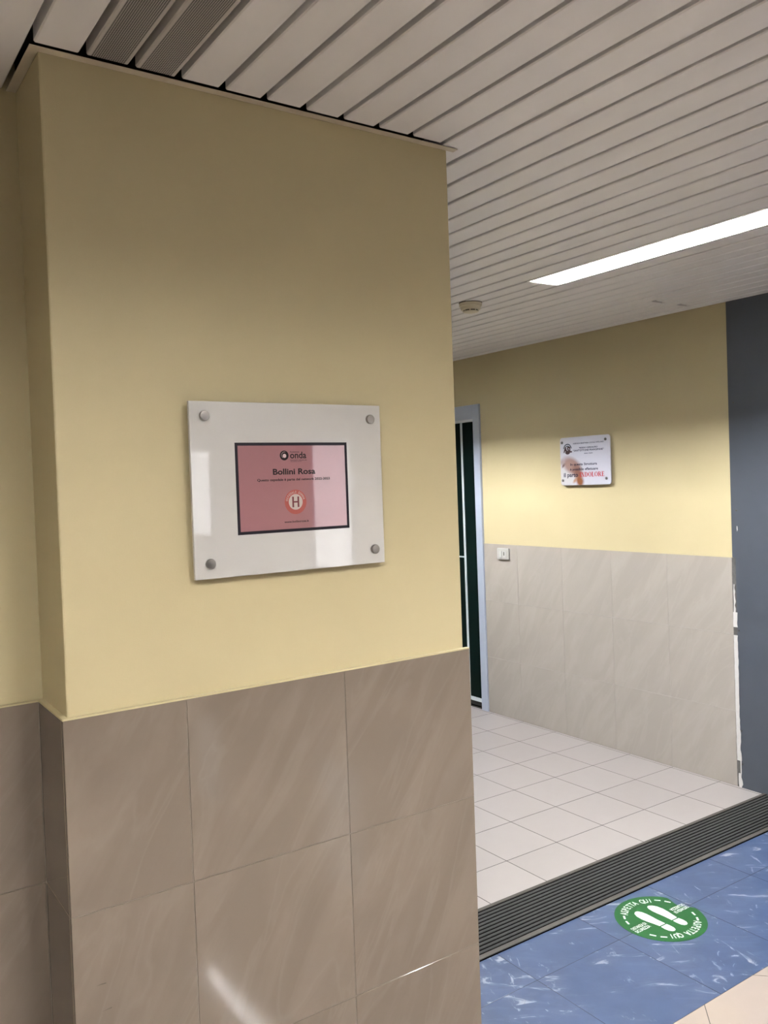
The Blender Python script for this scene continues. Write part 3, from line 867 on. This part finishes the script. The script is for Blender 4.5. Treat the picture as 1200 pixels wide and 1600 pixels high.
# ---- smoke detector
sd = empty('smoke_detector', (2.345, 1.480, H))
tag(sd, 'round cream smoke detector on the slatted ceiling', 'smoke detector')
bpy.context.view_layer.update()
child(sd, MB().lathe([(0.0575, -0.001), (0.0575, 0.004)], (2.345, 1.48, H + 0.001), 'z', 40, -1), 'shadow_gap', 'dark_plastic_and_gap_shade', smooth=True)  # dark disc standing in for the shadow line between ceiling and base
child(sd, MB().lathe([(0.0565, 0.004), (0.0565, 0.016), (0.054, 0.0185), (0.050, 0.0185)], (2.345, 1.48, H + 0.001), 'z', 40, -1), 'base', 'plastic_cream', smooth=True)
child(sd, MB().lathe([(0.050, 0.0185), (0.0515, 0.021), (0.048, 0.034), (0.044, 0.0365)], (2.345, 1.48, H + 0.001), 'z', 40, -1), 'body', 'plastic_cream', smooth=True)
child(sd, MB().lathe([(0.036, 0.0365), (0.036, 0.0425)], (2.345, 1.48, H + 0.001), 'z', 40, -1), 'vent_slot', 'dark_plastic_and_gap_shade', smooth=True)
for a in range(8):
    an = 2 * math.pi * a / 8
    child(sd, MB().box((2.345 + 0.036 * math.cos(an) - 0.002, 1.48 + 0.036 * math.sin(an) - 0.002, H - 0.0425), (2.345 + 0.036 * math.cos(an) + 0.002, 1.48 + 0.036 * math.sin(an) + 0.002, H - 0.0345)), 'vent_post', 'plastic_cream')
child(sd, MB().lathe([(0.040, 0.0425), (0.038, 0.046), (0.028, 0.049), (0.010, 0.050)], (2.345, 1.48, H + 0.001), 'z', 40, -1), 'cap', 'plastic_cream', smooth=True)

# ---- recessed fluorescent lights
LXA, LXB = 2.287, 2.455
DEP = 0.078
def make_light(y1):
    y0 = y1 - LLEN
    r = empty('recessed_light', ((LXA + LXB) / 2, (y0 + y1) / 2, H))
    bpy.context.view_layer.update()
    e = 0.002
    child(r, MB().box((LXA - e, y0 + 0.004, H + DEP), (LXB + e, y1 - 0.004, H + DEP + e)), 'reflector', 'fixture_white')
    for xa in (LXA - e, LXB):
        child(r, MB().box((xa, y0 + 0.004, H + 0.0005), (xa + e, y1 - 0.004, H + DEP)), 'side_panel', 'side_metal')
    for ya in (y0 + 0.004, y1 - 0.006):
        child(r, MB().box((LXA, ya, H + 0.0005), (LXB, ya + e, H + DEP)), 'end_panel', 'side_metal')
    f = MB().box((LXA - 0.012, y0 + 0.001, H - 0.0018), (LXA, y1 - 0.001, H + 0.0005)).box((LXB, y0 + 0.001, H - 0.0018), (LXB + 0.008, y1 - 0.001, H + 0.0005))
    f.box((LXA, y0 + 0.001, H - 0.0018), (LXB, y0 + 0.005, H + 0.0005)).box((LXA, y1 - 0.005, H - 0.0018), (LXB, y1 - 0.001, H + 0.0005))
    child(r, f, 'rim', 'fixture_white')
    for xc in (2.371,):
        tb = MB()
        tb.lathe([(0.013, 0.0), (0.013, LLEN - 0.05)], (xc, y0 + 0.025, H + 0.058), 'y', 12, 1)
        child(r, tb, 'fluorescent_tube', 'tube_glow', smooth=True)
    n = 20
    for i in range(n):
        yc = y0 + 0.06 + (LLEN - 0.12) * i / (n - 1)
        # V-shaped cross blade
        child(r, MB().prism([(yc - 0.007, H + 0.032), (yc - 0.0008, H + 0.003), (yc + 0.0008, H + 0.003), (yc + 0.007, H + 0.032)], LXA, LXB, lambda u, v, q: (q, u, v)), 'louvre_blade', 'louvre_white')
    return r
def copy_light(src, dx, dy):
    c = src.copy(); COL.objects.link(c); c.location = src.location + Vector((dx, dy, 0))
    for ch in list(src.children):
        d = ch.copy(); COL.objects.link(d); d.parent = c; d.matrix_parent_inverse = ch.matrix_parent_inverse
    return c
main = make_light(LEND[1])
tag(main, 'long recessed fluorescent ceiling light glowing white above the mat', 'ceiling light', 'recessed lights along the ceiling')
lab = {0: 'recessed fluorescent light hidden behind the pillar, deepest in the passage', 2: 'recessed fluorescent light right of the camera, first behind the visible one',
       3: 'recessed fluorescent light behind the camera, beside the pale glazed door'}
for i, ye in enumerate(LEND):
    if i == 1 or ye - LLEN < YF: continue
    c = copy_light(main, 0.0, ye - LEND[1])
    tag(c, lab[i], 'ceiling light', 'recessed lights along the ceiling')
# wide four-tube lights over the hall, out of the photograph
def make_troffer(ks, y1, lb):
    y0 = y1 - LLEN2
    xa, xb = edge(ks) + GW, edge(ks + 6)
    r = empty('troffer_light', ((xa + xb) / 2, (y0 + y1) / 2, H))
    bpy.context.view_layer.update()
    e = 0.002
    child(r, MB().box((xa, y0, H + DEP), (xb, y1, H + DEP + e)), 'reflector', 'fixture_white')
    for x in (xa, xb - e):
        child(r, MB().box((x, y0, H - 0.001), (x + e, y1, H + DEP)), 'side_panel', 'side_metal')
    for y in (y0, y1 - e):
        child(r, MB().box((xa + e, y, H - 0.001), (xb - e, y + e, H + DEP)), 'end_panel', 'side_metal')
    for i in range(4):
        x = xa + (xb - xa) * (i + 0.5) / 4
        child(r, MB().lathe([(0.013, 0.0), (0.013, LLEN2 - 0.05)], (x, y0 + 0.025, H + 0.055), 'y', 12, 1), 'fluorescent_tube', 'wide_tube_glow', smooth=True)
    for i in range(14):
        y = y0 + 0.045 + (LLEN2 - 0.09) * i / 13
        child(r, MB().prism([(y - 0.003, H + TBL), (y - 0.0008, H), (y + 0.0008, H), (y + 0.003, H + TBL)], xa + e, xb - e, lambda u, v, q: (q, u, v)), 'louvre_blade', 'louvre_white')
    tag(r, lb, 'ceiling light', 'wide lights over the hall')
TBL = 0.018
for (ks, ye), lb in zip(WIDE, ('wide four-tube ceiling light over the hall in front of the pillar', 
                               'wide four-tube ceiling light over the left side of the hall')):
    make_troffer(ks, ye, lb)
